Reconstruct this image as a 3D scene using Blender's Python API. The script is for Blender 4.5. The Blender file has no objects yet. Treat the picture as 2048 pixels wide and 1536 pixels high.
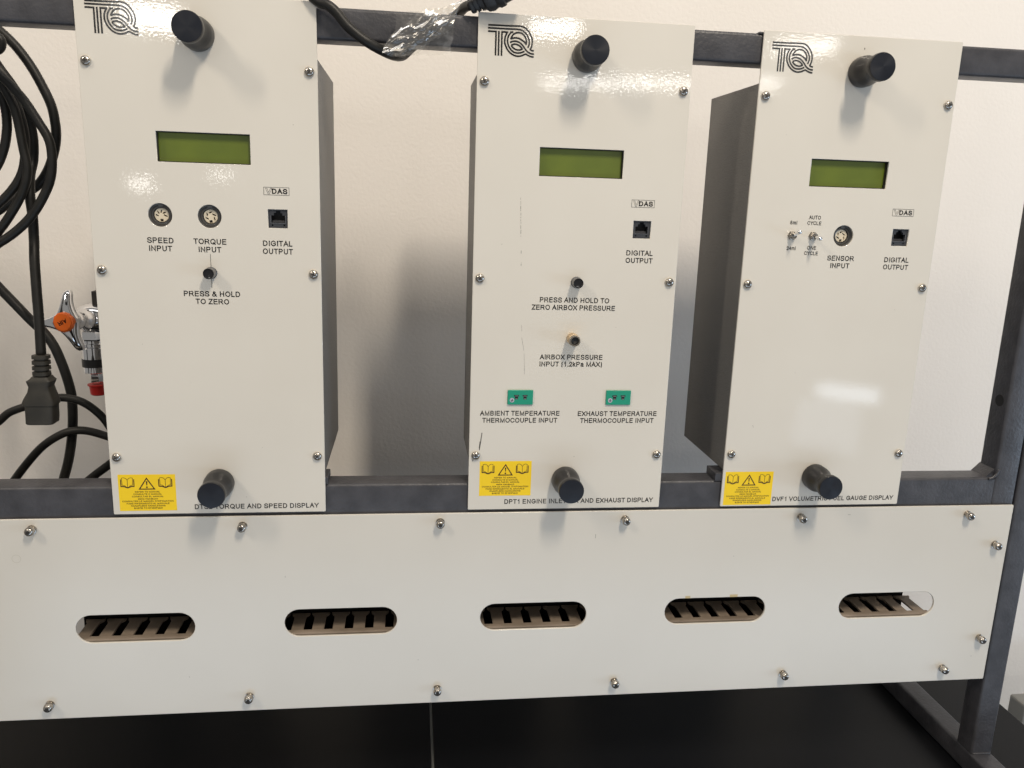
import bpy, bmesh, math, random
from mathutils import Vector, Matrix, noise
random.seed(4)
S = bpy.context.scene
COL = S.collection

# ------------------------------------------------------------------ camera
cam_d = bpy.data.cameras.new("camera")
cam = bpy.data.objects.new("camera", cam_d); COL.objects.link(cam)
CR = ((0.9922683, -0.1198238, 0.0323398), (0.0049774, -0.2219419, -0.9750472), (0.1240114, 0.9676694, -0.2196295))
cam.matrix_world = Matrix(((CR[0][0], -CR[1][0], -CR[2][0], 0.322174), (CR[0][1], -CR[1][1], -CR[2][1], -0.699612),
                           (CR[0][2], -CR[1][2], -CR[2][2], 0.276647), (0, 0, 0, 1)))
cam_d.sensor_width = 36.0
cam_d.lens = 1628.694 / 2048 * 36
cam_d.clip_start = 0.02; cam_d.clip_end = 60
S.camera = cam

# ------------------------------------------------------------------ world, lamps, added fills, exposure
W = bpy.data.worlds.new("World"); S.world = W; W.use_nodes = True
W.node_tree.nodes["Background"].inputs[0].default_value = (1.0, 0.97, 0.92, 1)
W.node_tree.nodes["Background"].inputs[1].default_value = 0.275
S.view_settings.view_transform = 'Standard'
S.view_settings.look = 'None'
S.view_settings.exposure = 0.0
S.view_settings.gamma = 1.0
S.render.engine = 'CYCLES'
S.cycles.max_bounces = 8
S.cycles.transparent_max_bounces = 16


def lamp(name, loc, target, sx, sy, watts, col, spin=0.0):
    d = bpy.data.lights.new(name, 'AREA'); d.shape = 'RECTANGLE'; d.size = sx; d.size_y = sy
    d.energy = watts; d.color = col
    o = bpy.data.objects.new(name, d); COL.objects.link(o)
    q = (Vector(target) - Vector(loc)).to_track_quat('-Z', 'Y')
    o.matrix_world = Matrix.Translation(loc) @ q.to_matrix().to_4x4() @ Matrix.Rotation(spin, 4, 'Z')
    return o


WARM = (1.0, 0.88, 0.72)
lamp("overhead_light", (0.87, -1.30, 1.85), (0.45, 0.0, 0.1), 0.13, 0.55, 33.0, WARM)
lamp("overhead_light", (-1.30, -1.25, 1.75), (0.45, 0.0, 0.1), 0.14, 0.55, 17.0, WARM)
lamp("overhead_light", (0.80, -0.45, 2.0), (0.8, 0.15, 0.1), 3.2, 0.25, 9.5, (1, .97, .94))  # overhead strip added to brighten the wall from above
lamp("ceiling_lamp_far", (3.45, -10.0, 1.80), (0.4, 0.0, 0.2), 3.0, 0.07, 17.0, (1, 0.97, 0.92))
lamp("ceiling_lamp_far", (1.62, -7.2, 1.83), (0.4, 0.0, 0.2), 0.45, 0.14, 4.5, (1, 0.97, 0.92))
lamp("ceiling_lamp_far", (4.05, -7.2, 1.80), (0.4, 0.0, 0.2), 0.55, 0.14, 4.0, (1, 0.97, 0.92))
lamp("ceiling_lamp_far", (-1.95, -7.3, 1.74), (0.4, 0.0, 0.2), 0.5, 0.2, 9.0, (1, 0.97, 0.92))
lamp("glint_source", (-1.12, -4.0, 0.30), (0.3, 0.0, 0.3), 0.11, 0.045, .24, (1, 0.97, 0.92))  # unknown source, added to give a glint on the left unit
lamp("glint_source", (-0.70, -4.0, 0.36), (0.3, 0.0, 0.3), 0.10, 0.022, 0.10, (1, 0.97, 0.92))  # second added source for the neighbouring glint
lamp("window_light", (2.30, -2.70, -0.53), (0.6, 0.0, 0.1), 0.26, 0.07, .38, (0.78, 0.88, 1.0))
lamp("window_light", (2.24, -2.74, -0.70), (0.6, 0.0, 0.1), 0.28, 0.24, 0.32, (0.70, 0.83, 1.0))
lamp("cool_side_fill", (3.40, -1.40, -0.35), (1.0, 0.3, -0.1), 1.0, 0.8, 20.0, (0.58, 0.77, 1.0))  # unseen cool fill added to brighten the low wall at the right
lamp("floor_bounce_fill", (0.60, -1.50, -1.04), (0.5, 0.0, -0.15), 2.8, 0.45, 8.0, (0.60, 0.78, 1.0))  # added low fill standing in for daylight bounced off the floor

# ------------------------------------------------------------------ materials


def mat(name, col, rough=0.5, metal=0.0, coat=0.0, coat_rough=0.08, spec=0.5):
    m = bpy.data.materials.new(name); m.use_nodes = True
    b = m.node_tree.nodes["Principled BSDF"]
    b.inputs["Base Color"].default_value = (*col, 1)
    b.inputs["Roughness"].default_value = rough
    b.inputs["Metallic"].default_value = metal
    b.inputs["Coat Weight"].default_value = coat
    b.inputs["Coat Roughness"].default_value = coat_rough
    b.inputs["Specular IOR Level"].default_value = spec
    return m


def N(m, t): return m.node_tree.nodes.new(t)
def L(m, a, b): m.node_tree.links.new(a, b)


def add_bump(m, scale, strength, dist, detail=2.0, coat=False, rough=0.5, kind='noise', coat_only=False):
    b = m.node_tree.nodes["Principled BSDF"]
    tc = N(m, 'ShaderNodeTexCoord')
    if kind == 'noise':
        t = N(m, 'ShaderNodeTexNoise'); t.inputs['Scale'].default_value = scale; t.inputs['Detail'].default_value = detail
        t.inputs['Roughness'].default_value = rough; out = t.outputs['Fac']
    else:
        t = N(m, 'ShaderNodeTexVoronoi'); t.inputs['Scale'].default_value = scale; out = t.outputs['Distance']
    L(m, tc.outputs['Object'], t.inputs['Vector'])
    bp = N(m, 'ShaderNodeBump'); bp.inputs['Strength'].default_value = strength; bp.inputs['Distance'].default_value = dist
    L(m, out, bp.inputs['Height'])
    if not coat_only: L(m, bp.outputs['Normal'], b.inputs['Normal'])
    if coat or coat_only: L(m, bp.outputs['Normal'], b.inputs['Coat Normal'])
    return t


def vary(m, scale, c1, c2, lo=0.35, hi=0.65, detail=4.0, stretch=None):
    b = m.node_tree.nodes["Principled BSDF"]
    tc = N(m, 'ShaderNodeTexCoord'); t = N(m, 'ShaderNodeTexNoise')
    t.inputs['Scale'].default_value = scale; t.inputs['Detail'].default_value = detail
    if stretch:
        mp = N(m, 'ShaderNodeMapping'); mp.inputs['Scale'].default_value = stretch
        L(m, tc.outputs['Object'], mp.inputs['Vector']); L(m, mp.outputs['Vector'], t.inputs['Vector'])
    else: L(m, tc.outputs['Object'], t.inputs['Vector'])
    r = N(m, 'ShaderNodeValToRGB'); r.color_ramp.elements[0].position = lo; r.color_ramp.elements[1].position = hi
    r.color_ramp.elements[0].color = (*c1, 1); r.color_ramp.elements[1].color = (*c2, 1)
    L(m, t.outputs['Fac'], r.inputs['Fac']); L(m, r.outputs['Color'], b.inputs['Base Color'])
    return r


PANEL = mat("cream_powder_coat", (.62, .585, .51), .42, 0, .85, .07)
vary(PANEL, 9, (.638, .604, .542), (.668, .636, .574), .3, .7)
add_bump(PANEL, 500, .034, .0006, 1.6, coat_only=True)
_tc = N(PANEL, 'ShaderNodeTexCoord'); _ns = N(PANEL, 'ShaderNodeTexNoise'); _ns.inputs['Scale'].default_value = 22; _ns.inputs['Detail'].default_value = 5
_mr = N(PANEL, 'ShaderNodeMapRange'); _mr.inputs[1].default_value = .35; _mr.inputs[2].default_value = .7; _mr.inputs[3].default_value = .015; _mr.inputs[4].default_value = .045
L(PANEL, _tc.outputs['Object'], _ns.inputs['Vector']); L(PANEL, _ns.outputs['Fac'], _mr.inputs[0]); L(PANEL, _mr.outputs[0], PANEL.node_tree.nodes["Principled BSDF"].inputs['Coat Roughness'])
LOWPANEL = mat("cream_cover_paint", (.60, .565, .49), .5, 0, 1.0, .20)
vary(LOWPANEL, 7, (.61, .578, .518), (.645, .613, .552), .3, .7)
add_bump(LOWPANEL, 340, .06, .0005, 1.0, coat_only=True)
EDGE = mat("panel_edge_paint", (.66, .62, .55), .45)
INK = mat("black_print_ink", (.006, .0055, .0055), .4, 0, .5, .10, .2)
add_bump(INK, 500, .034, .0006, 1.6, coat=True)
STEEL = mat("charcoal_stand_paint", (.045, .046, .058), .42)
vary(STEEL, 60, (.037, .037, .043), (.055, .055, .063), .35, .65)
add_bump(STEEL, 330, .42, .0009, 2.5)
CASE = mat("grey_speckled_case_paint", (.07, .068, .066), .5)
vary(CASE, 1300, (.085, .083, .080), (.22, .213, .204), .42, .62, 2)
add_bump(CASE, 800, .25, .0004, 2)
WALL = mat("white_wall_paint", (.84, .82, .79), .75, spec=.3)
vary(WALL, 3, (.80, .762, .72), (.835, .797, .755), .3, .7)
_t = add_bump(WALL, 230, .30, .0011, 2.2, rough=.45)
DESK = mat("black_desk_laminate", (.0032, .0034, .0045), .34, spec=.15)
add_bump(DESK, 900, .25, .0003, 1)
SEAM = mat("grey_joint_strip", (.085, .09, .088), .5)
KNOB = mat("black_anodised_knob", (.015, .0148, .016), .34, .2)
add_bump(KNOB, 500, .08, .0002, 2)
FACE = mat("turned_black_face", (.010, .012, .018), .36, .0, spec=.35)
_b = FACE.node_tree.nodes["Principled BSDF"]; _b.inputs["Anisotropic"].default_value = .6
_tg = N(FACE, 'ShaderNodeTangent'); _tg.direction_type = 'RADIAL'; _tg.axis = 'Y'
L(FACE, _tg.outputs[0], _b.inputs["Tangent"])
CHROME = mat("chrome", (.78, .78, .79), .07, 1)
NICKEL = mat("nickel_steel", (.52, .49, .45), .24, 1)
vary(NICKEL, 300, (.34, .31, .275), (.56, .525, .48), .35, .65)
WASHER = mat("clear_plastic_washer", (.55, .52, .46), .2, 0, .3)
RECSHADE = mat("recess_shade", (.02, .018, .016), .6)  # near-black standing for the shade inside screw recesses
BRASS = mat("tarnished_brass", (.56, .42, .26), .42, .6)
BLACKP = mat("black_plastic", (.016, .016, .017), .42)
RUBBER = mat("black_cable_rubber", (.010, .0098, .009), .45, spec=.32)
vary(RUBBER, 90, (.008, .0078, .0074), (.015, .0145, .013), .3, .7)
add_bump(RUBBER, 300, .1, .0003, 2)
PLUGM = mat("dusty_plug_rubber", (.030, .028, .024), .6)
vary(PLUGM, 70, (.020, .0185, .015), (.036, .033, .026), .35, .7)
DINRING = mat("socket_shell", (.085, .082, .078), .32, .5)
DINFACE = mat("ivory_socket_insert", (.68, .60, .46), .5)
JACK = mat("jack_plastic", (.035, .038, .046), .4)
CAVITY = mat("cavity_black", (.004, .004, .005), .6)
GREEN = mat("green_connector_plastic", (.010, .27, .17), .38)
KDISC = mat("lilac_disc", (.42, .42, .50), .5)
YELLOW = mat("yellow_sticker", (.87, .60, .008), .55)
STICKINK = mat("brown_black_sticker_ink", (.035, .008, .005), .6)
ORANGE = mat("orange_cap", (.80, .145, .010), .40)
RED = mat("red_plastic_cap", (.52, .018, .012), .38)
DUCT = mat("brown_grey_duct_plastic", (.155, .125, .098), .6)
vary(DUCT, 26, (.165, .13, .098), (.26, .21, .165), .3, .7)
BOARD = mat("black_board", (.004, .0035, .0035), .7, spec=.2)
LCD = mat("green_lcd_glass", (.08, .12, .012), .35, 0, .3, .04)
BEZEL = mat("lcd_black_bezel", (.02, .018, .014), .5)
GREYBOX = mat("grey_box_plastic", (.22, .22, .21), .5)
SCRATCH = mat("scratch_mark", (.05, .045, .04), .7)
STAIN = mat("tape_stain", (.50, .40, .22), .6)

# LCD shading varies a little over the glass
vary(LCD, 20, (.088, .122, .012), (.128, .168, .014), .3, .7)

FILM = bpy.data.materials.new("clear_plastic_film"); FILM.use_nodes = True
_n = FILM.node_tree.nodes; _n.clear()
_o = N(FILM, 'ShaderNodeOutputMaterial'); _mx = N(FILM, 'ShaderNodeMixShader')
_t1 = N(FILM, 'ShaderNodeBsdfTransparent'); _t1.inputs[0].default_value = (.97, .965, .95, 1)
_g = N(FILM, 'ShaderNodeBsdfGlossy'); _g.inputs['Roughness'].default_value = .2
_d = N(FILM, 'ShaderNodeBsdfDiffuse'); _d.inputs[0].default_value = (.75, .72, .68, 1)
_m2 = N(FILM, 'ShaderNodeMixShader'); _m2.inputs[0].default_value = .30
_f = N(FILM, 'ShaderNodeFresnel'); _f.inputs['IOR'].default_value = 1.5
_a = N(FILM, 'ShaderNodeMath'); _a.operation = 'ADD'; _a.inputs[1].default_value = .05
L(FILM, _f.outputs[0], _a.inputs[0]); L(FILM, _a.outputs[0], _mx.inputs[0])
L(FILM, _g.outputs[0], _m2.inputs[1]); L(FILM, _d.outputs[0], _m2.inputs[2])
L(FILM, _t1.outputs[0], _mx.inputs[1]); L(FILM, _m2.outputs[0], _mx.inputs[2]); L(FILM, _mx.outputs[0], _o.inputs[0])

# ------------------------------------------------------------------ helpers


def link_mesh(name, me, m, parent=None, smooth=False, label=None):
    if m is not None and len(me.materials) == 0: me.materials.append(m)
    if smooth:
        for p in me.polygons: p.use_smooth = True
    o = bpy.data.objects.new(name, me); COL.objects.link(o)
    if parent is not None: o.parent = parent
    if label: o['label'] = label
    return o


def bm_obj(name, bm, m, parent=None, smooth=False, label=None, auto=None):
    bmesh.ops.recalc_face_normals(bm, faces=bm.faces)
    if auto is not None:
        for f in bm.faces: f.smooth = True
        for e in bm.edges:
            if len(e.link_faces) == 2 and e.calc_face_angle(0) > math.radians(auto): e.smooth = False
    me = bpy.data.meshes.new(name); bm.to_mesh(me); bm.free()
    return link_mesh(name, me, m, parent, smooth, label)


def thing(name, label, cat, loc=(0, 0, 0), group=None):
    o = bpy.data.objects.new(name, None); COL.objects.link(o); o.location = loc
    o.empty_display_size = .02
    o['label'] = label; o['category'] = cat
    if group: o['group'] = group
    return o


def tag(o, label, cat, group=None):
    o['label'] = label; o['category'] = cat
    if group: o['group'] = group
    return o


def box(bm, x0, x1, y0, y1, z0, z1, bevel=0.0, seg=2):
    r = bmesh.ops.create_cube(bm, size=1.0)
    vs = r['verts']
    for v in vs:
        v.co = Vector(((x0 + x1) / 2 + v.co.x * (x1 - x0), (y0 + y1) / 2 + v.co.y * (y1 - y0), (z0 + z1) / 2 + v.co.z * (z1 - z0)))
    if bevel > 0:
        es = list({e for v in vs for e in v.link_edges})
        bmesh.ops.bevel(bm, geom=es, offset=bevel, segments=seg, affect='EDGES', profile=.5)
    return vs


def lathe(bm, prof, cx, cz, y0=0.0, n=40, axis='-Y', cy=None):
    """profile [(r, d)], d is distance along the axis from y0"""
    rings = []
    for r, d in prof:
        ring = []
        for k in range(n):
            a = 2 * math.pi * k / n
            if axis == '-Y': co = (cx + r * math.cos(a), y0 - d, cz + r * math.sin(a))
            else: co = (cx + r * math.cos(a), (cy or 0) + r * math.sin(a), cz - d)
            ring.append(bm.verts.new(co))
        rings.append(ring)
    for a, b in zip(rings, rings[1:]):
        for k in range(n):
            bm.faces.new((a[k], a[(k + 1) % n], b[(k + 1) % n], b[k]))
    bm.faces.new(rings[0]); bm.faces.new(rings[-1])


def circle(cx, cy, r, n=48):
    return [(cx + r * math.cos(2 * math.pi * k / n), cy + r * math.sin(2 * math.pi * k / n)) for k in range(n)]


def rect(x0, x1, z0, z1, r=0.0, n=4):
    if r <= 0: return [(x0, z0), (x1, z0), (x1, z1), (x0, z1)]
    pts = []
    for cx, cz, a0 in ((x1 - r, z0 + r, -90), (x1 - r, z1 - r, 0), (x0 + r, z1 - r, 90), (x0 + r, z0 + r, 180)):
        for k in range(n + 1):
            a = math.radians(a0 + 90 * k / n); pts.append((cx + r * math.cos(a), cz + r * math.sin(a)))
    return pts


def plate(name, loops, y0, y1, m, parent=None, bevel=0.0, label=None, mirror=False):
    """flat plate in the XZ plane with holes; y0 front, y1 back"""
    c = bpy.data.curves.new("outline", 'CURVE'); c.dimensions = '2D'; c.fill_mode = 'BOTH'
    c.extrude = (y1 - y0) / 2 - bevel; c.bevel_depth = bevel; c.bevel_resolution = 1; c.offset = -bevel
    for lp in loops:
        s = c.splines.new('POLY'); s.points.add(len(lp) - 1)
        for q, (a, b) in zip(s.points, lp): q.co = (a, b, 0, 1)
        s.use_cyclic_u = True
    o = bpy.data.objects.new("outline", c); COL.objects.link(o)
    dg = bpy.context.evaluated_depsgraph_get()
    me = bpy.data.meshes.new_from_object(o.evaluated_get(dg))
    bpy.data.objects.remove(o); bpy.data.curves.remove(c)
    ym = (y0 + y1) / 2
    for v in me.vertices: v.co = Vector((v.co.x, ym - v.co.z, v.co.y))
    me.name = name; me.materials.clear()
    return link_mesh(name, me, m, parent, False, label)


def catmull(pts, n=8, closed=False):
    P = [Vector(p) for p in pts]
    if len(P) < 3: return P
    Q = [P[0] * 2 - P[1]] + P + [P[-1] * 2 - P[-2]]
    out = []
    for i in range(1, len(Q) - 2):
        a, b, c, d = Q[i - 1], Q[i], Q[i + 1], Q[i + 2]
        for k in range(n):
            t = k / n
            out.append(.5 * ((2 * b) + (c - a) * t + (2 * a - 5 * b + 4 * c - d) * t * t + (3 * b - a - 3 * c + d) * t ** 3))
    out.append(P[-1]); return out


def tube(bm, pts, r, n=14, sub=8):
    P = catmull(pts, sub)
    t0 = (P[1] - P[0]).normalized(); u = t0.orthogonal().normalized(); rings = []
    for i, p in enumerate(P):
        t = (P[min(i + 1, len(P) - 1)] - P[max(i - 1, 0)]).normalized()
        u = (u - t * u.dot(t)).normalized(); v = t.cross(u)
        rr = r(i / (len(P) - 1)) if callable(r) else r
        rings.append([bm.verts.new(p + (u * math.cos(2 * math.pi * k / n) + v * math.sin(2 * math.pi * k / n)) * rr) for k in range(n)])
    for a, b in zip(rings, rings[1:]):
        for k in range(n): bm.faces.new((a[k], a[(k + 1) % n], b[(k + 1) % n], b[k]))
    bm.faces.new(rings[0]); bm.faces.new(rings[-1])


def ribbon(bm, pts, w, y0, y1, smooth=True, closed=False):
    """flat printed stroke in XZ, front at y0"""
    P = [Vector((a, 0, b)) for a, b in pts]
    if smooth and len(P) > 2: P = catmull(P, 6)
    n = len(P); Lf, Rt = [], []
    for i in range(n):
        if closed: t = (P[(i + 1) % n] - P[i]).normalized() + (P[i] - P[i - 1]).normalized()
        else: t = P[min(i + 1, n - 1)] - P[max(i - 1, 0)]
        t.normalize(); nn = Vector((-t.z, 0, t.x))
        k = 1.0
        if closed or 0 < i < n - 1:
            e = (P[(i + 1) % n] - P[i]).normalized(); k = 1 / max(.35, abs(nn.dot(Vector((-e.z, 0, e.x)))))
        Lf.append(P[i] + nn * w / 2 * k); Rt.append(P[i] - nn * w / 2 * k)
    a = [bm.verts.new((q.x, y0, q.z)) for q in Lf]; b = [bm.verts.new((q.x, y0, q.z)) for q in Rt]
    rng = range(n) if closed else range(n - 1)
    for i in rng:
        j = (i + 1) % n; bm.faces.new((a[i], a[j], b[j], b[i]))


def E(cx, cy, rx, ry, a0, a1, n=14):
    return [(cx + rx * math.cos(math.radians(a0 + (a1 - a0) * k / n)), cy + ry * math.sin(math.radians(a0 + (a1 - a0) * k / n))) for k in range(n + 1)]


def CM(pts): return [(p.x, p.y) for p in catmull([(a, b, 0) for a, b in pts], 4)]


# plain grotesque capitals drawn as strokes: glyph -> (advance, ink width, strokes in a unit box, top of box)
_S = CM([(.93, .78), (.84, .93), (.66, .99), (.46, 1), (.22, .96), (.07, .84), (.06, .70), (.20, .58), (.5, .51), (.82, .43), (.99, .29), (.96, .13), (.78, .02), (.48, 0), (.24, .03), (.09, .12), (.02, .25)])
_E = [[(1, 1), (0, 1), (0, 0), (1, 0)], [(0, .53), (.93, .53)]]
_O = [E(.5, .5, .5, .5, 90, 450, 28)]
_P = [(0, 0), (0, 1), (.62, 1)] + E(.62, .735, .36, .265, 90, -90, 10) + [(0, .47)]
_T = [[(0, 1), (1, 1)], [(.5, 1), (.5, 0)]]
_X = [[(0, 0), (1, 1)], [(0, 1), (1, 0)]]
XH = .74
G = {
    'A': (.93, .91, [[(0, 0), (.5, 1), (1, 0)], [(.18, .36), (.82, .36)]]),
    'B': (.93, .74, [[(0, 0), (0, 1), (.6, 1)] + E(.6, .77, .33, .23, 90, -90, 10) + [(0, .54)], [(.6, .54)] + E(.62, .27, .38, .27, 90, -90, 10) + [(0, 0)]]),
    'C': (1.01, .90, [E(.52, .5, .52, .5, 30, 328, 24)]),
    'D': (1.01, .82, [[(0, 0), (0, 1), (.42, 1)] + E(.42, .5, .58, .5, 90, -90, 16) + [(0, 0)]]),
    'E': (.93, .73, _E), 'F': (.85, .68, [[(1, 1), (0, 1), (0, 0)], [(0, .52), (.88, .52)]]),
    'G': (1.086, .92, [E(.5, .5, .5, .5, 33, 318, 24) + [(.99, .18), (.99, .47), (.54, .47)]]),
    'H': (1.01, .78, [[(0, 0), (0, 1)], [(1, 0), (1, 1)], [(0, .53), (1, .53)]]),
    'I': (.388, .13, [[(.5, 0), (.5, 1)]]),
    'K': (.93, .80, [[(0, 0), (0, 1)], [(0, .36), (.98, 1)], [(.33, .58), (1, 0)]]),
    'L': (.777, .62, [[(0, 1), (0, 0), (1, 0)]]),
    'M': (1.163, .94, [[(0, 0), (0, 1), (.5, .02), (1, 1), (1, 0)]]),
    'N': (1.01, .78, [[(0, 0), (0, 1), (1, 0), (1, 1)]]),
    'O': (1.086, .95, _O), 'P': (.93, .76, [_P]), 'Q': (1.086, .95, _O + [[(.58, .27), (1.0, -.06)]]),
    'R': (1.01, .86, [_P[:3] + E(.58, .735, .33, .265, 90, -90, 10) + [(0, .47)], [(.45, .47), (.62, .42), (.76, .28), (1, 0)]]),
    'S': (.93, .82, [_S]), 'T': (.853, .80, _T),
    'U': (1.01, .78, [[(0, 1), (0, .37)] + E(.5, .37, .5, .37, 180, 360, 14) + [(1, 1)]]),
    'V': (.93, .91, [[(0, 1), (.5, 0), (1, 1)]]), 'W': (1.318, 1.30, [[(0, 1), (.26, 0), (.5, .97), (.74, 0), (1, 1)]]),
    'X': (.93, .88, _X), 'Y': (.93, .89, [[(0, 1), (.5, .42), (1, 1)], [(.5, .42), (.5, 0)]]),
    'Z': (.853, .78, [[(.04, 1), (1, 1), (0, 0), (1, 0)]]),
    '&': (.93, .86, [CM([(1, 0), (.62, .34), (.32, .66), (.23, .82), (.30, .95), (.45, 1), (.60, .95), (.66, .82), (.55, .66), (.2, .48), (.04, .35), (0, .22), (.1, .05), (.32, 0), (.55, .05), (.75, .22), (.86, .44)])]),
    '1': (.777, .40, [[(0, .74), (.5, .86), (.85, 1), (.85, 0)]]),
    '2': (.777, .66, [CM([(.03, .70), (.1, .89), (.3, .99), (.55, 1), (.82, .92), (.94, .74), (.84, .54), (.5, .29), (.15, .09), (0, 0)]) + [(1, 0)]]),
    '4': (.777, .70, [[(.76, 0), (.76, 1), (0, .30), (1, .30)]]),
    '8': (.777, .66, [E(.5, .765, .40, .235, 90, 450, 18), E(.5, .27, .5, .27, 90, 450, 18)]),
    '(': (.465, .26, [E(1.2, .40, 1.2, .72, 128, 232, 10)]), ')': (.465, .26, [E(-.2, .40, 1.2, .72, 52, -52, 10)]),
    '.': (.388, .13, [[(.5, -.03), (.5, .04)]]), "'": (.27, .13, [[(.5, .75), (.5, 1.02)]]), ' ': (.388, 0, []),
    'a': (.777, .64, [CM([(.03, .52), (.12, .68), (.4, XH), (.72, .70), (.86, .56), (.86, .15), (1, 0)]), CM([(.86, .44), (.5, .38), (.15, .32), (0, .18), (.1, .03), (.35, 0), (.65, .06), (.86, .24)])]),
    'k': (.70, .58, [[(0, 0), (0, 1)], [(0, .26), (.92, XH)], [(.36, .44), (1, 0)]]),
    'm': (1.163, .94, [[(0, 0), (0, XH)], [(0, .45)] + E(.25, .48, .25, .26, 180, 0, 8) + [(.5, 0)], [(.5, .45)] + E(.75, .48, .25, .26, 180, 0, 8) + [(1, 0)]]),
    'l': (.31, .13, [[(.5, 0), (.5, 1)]]), 'i': (.31, .13, [[(.5, 0), (.5, XH)], [(.5, .92), (.5, 1.02)]]),
    'e': (.777, .68, [[(.02, .38), (1, .38)] + E(.5, XH / 2, .5, XH / 2, 2, 320, 18)]),
    's': (.70, .58, [[(a, b * XH) for a, b in _S]]), 'c': (.70, .62, [E(.52, XH / 2, .52, XH / 2, 40, 320, 16)]),
    'h': (.777, .58, [[(0, 0), (0, 1)], [(0, .42)] + E(.5, .44, .5, .30, 180, 0, 10) + [(1, 0)]]),
    'n': (.777, .58, [[(0, 0), (0, XH)], [(0, .42)] + E(.5, .44, .5, .30, 180, 0, 10) + [(1, 0)]]),
    'u': (.777, .58, [[(0, XH), (0, .30)] + E(.5, .30, .5, .30, 180, 360, 10), [(1, XH), (1, 0)]]),
    'd': (.777, .64, [[(1, 0), (1, 1)], E(.5, XH / 2, .5, XH / 2, 0, 360, 18)]), 'b': (.777, .64, [[(0, 0), (0, 1)], E(.5, XH / 2, .5, XH / 2, 0, 360, 18)]),
    '\u039b': (.93, .91, [[(0, 0), (.5, 1), (1, 0)]]), '\u03a0': (1.01, .78, [[(0, 0), (0, 1), (1, 1), (1, 0)]]),
    '\u0393': (.78, .62, [[(0, 0), (0, 1), (1, 1)]]), '\u0394': (.93, .91, [[(0, 0), (.5, 1), (1, 0), (0, 0)]]),
}
for g_, l_ in (('\u0392', 'B'), ('\u0395', 'E'), ('\u03a4', 'T'), ('\u039f', 'O'), ('\u03a7', 'X'), ('\u0399', 'I'), ('\u03a1', 'P')): G[g_] = G[l_]


def stroke_text(body, w=.125):
    """flat mesh in XY, capital height 1, origin at the left of the baseline"""
    bm = bmesh.new(); x = 0.0; q = 0
    for ch in body:
        adv, ink, strokes = G[ch]
        x0 = x + (adv - ink) / 2 + w / 2; sx = max(0, ink - w); sy = 1 - w
        for st in strokes:
            P = [Vector((x0 + (a if ink > .14 else 0) * sx, w / 2 + b * sy)) for a, b in st]
            P = [p for i, p in enumerate(P) if i == 0 or (p - P[i - 1]).length > 1e-5]
            n = len(P); closed = n > 5 and (P[0] - P[-1]).length < 1e-4
            if closed: P = P[:-1]; n -= 1
            # extend free ends by half a stroke so that corners close
            a_, b_ = [], []
            for i in range(n):
                p = P[i]
                d0 = (p - P[i - 1]).normalized() if (i > 0 or closed) else None
                d1 = (P[(i + 1) % n] - p).normalized() if (i < n - 1 or closed) else None
                if d0 is None: p = p - d1 * w / 2 * .98; t = d1; k = 1
                elif d1 is None: p = p + d0 * w / 2 * .98; t = d0; k = 1
                else:
                    t = d0 + d1
                    t = t.normalized() if t.length > .2 else d1
                    k = 1 / max(.42, abs(t.dot(d1)))
                nn = Vector((-t.y, t.x))
                a_.append(bm.verts.new((*(p + nn * w / 2 * k), q * .0004))); b_.append(bm.verts.new((*(p - nn * w / 2 * k), q * .0004)))
            for i in range(n if closed else n - 1):
                j = (i + 1) % n; bm.faces.new((a_[i], b_[i], b_[j], a_[j]))
            q = (q + 1) % 4
        x += adv
    me = bpy.data.meshes.new("lettering"); bm.to_mesh(me); bm.free()
    return me


def lettering(body, cx, zc, width, cap, y, parent, m=None, bold=.172, name="lettering", label=None, rot=0.0):
    """printed text centred on (cx, zc) of its capitals, fitted to a width; all in metres"""
    me = stroke_text(body, bold)
    xs = [v.co.x for v in me.vertices]; x0, x1 = min(xs), max(xs)
    sx = width / (x1 - x0); sz = cap
    ca, sa = math.cos(rot), math.sin(rot)
    for v in me.vertices:
        a = (v.co.x - (x0 + x1) / 2) * sx; b = v.co.y * sz - cap / 2
        v.co = Vector((cx + a * ca - b * sa, y - v.co.z * cap, zc + a * sa + b * ca))
    me.name = name
    return link_mesh(name, me, m or INK, parent, False, label)


MM = .001
PF = 0.0          # instrument face plane
YT = -0.00012     # print sits just proud of the paint

# ------------------------------------------------------------------ setting: wall and desk
bm = bmesh.new(); box(bm, -1.6, 2.6, .30, .40, -1.2, 1.6)
o = bm_obj("wall", bm, WALL); o['kind'] = 'structure'
bm = bmesh.new(); box(bm, -1.6, 2.6, -1.2, .30, -1.06, -1.04)
o = bm_obj("floor", bm, mat("grey_floor", (.22, .22, .23), .5)); o['kind'] = 'structure'
desk = thing("desk", "wide black laminate desk under the stand, two tops meeting at a thin seam", "desk", (.35, 0, -.3145))
bm = bmesh.new(); box(bm, -1.75, -.0032, -.14, .298, -.03, 0, .0012)
bm_obj("desk_top", bm, DESK, desk)
bm = bmesh.new(); box(bm, -.0004, .703, -.14, .298, -.03, 0, .0012)
bm_obj("desk_top", bm, DESK, desk)
bm = bmesh.new(); box(bm, -.0031, -.0005, -.139, .297, -.029, -.0012)
bm_obj("joint_strip", bm, SEAM, desk)
bm = bmesh.new(); box(bm, -1.7, .66, -.10, .28, -.73, -.0305)
bm_obj("desk_cabinet", bm, GREYBOX, desk)

# ------------------------------------------------------------------ steel stand
stand = thing("equipment_stand", "charcoal painted steel tube stand carrying the three cream display units", "stand", (.93, .015, -.3145))
SO = Vector((.93, .015, -.3145))


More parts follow.
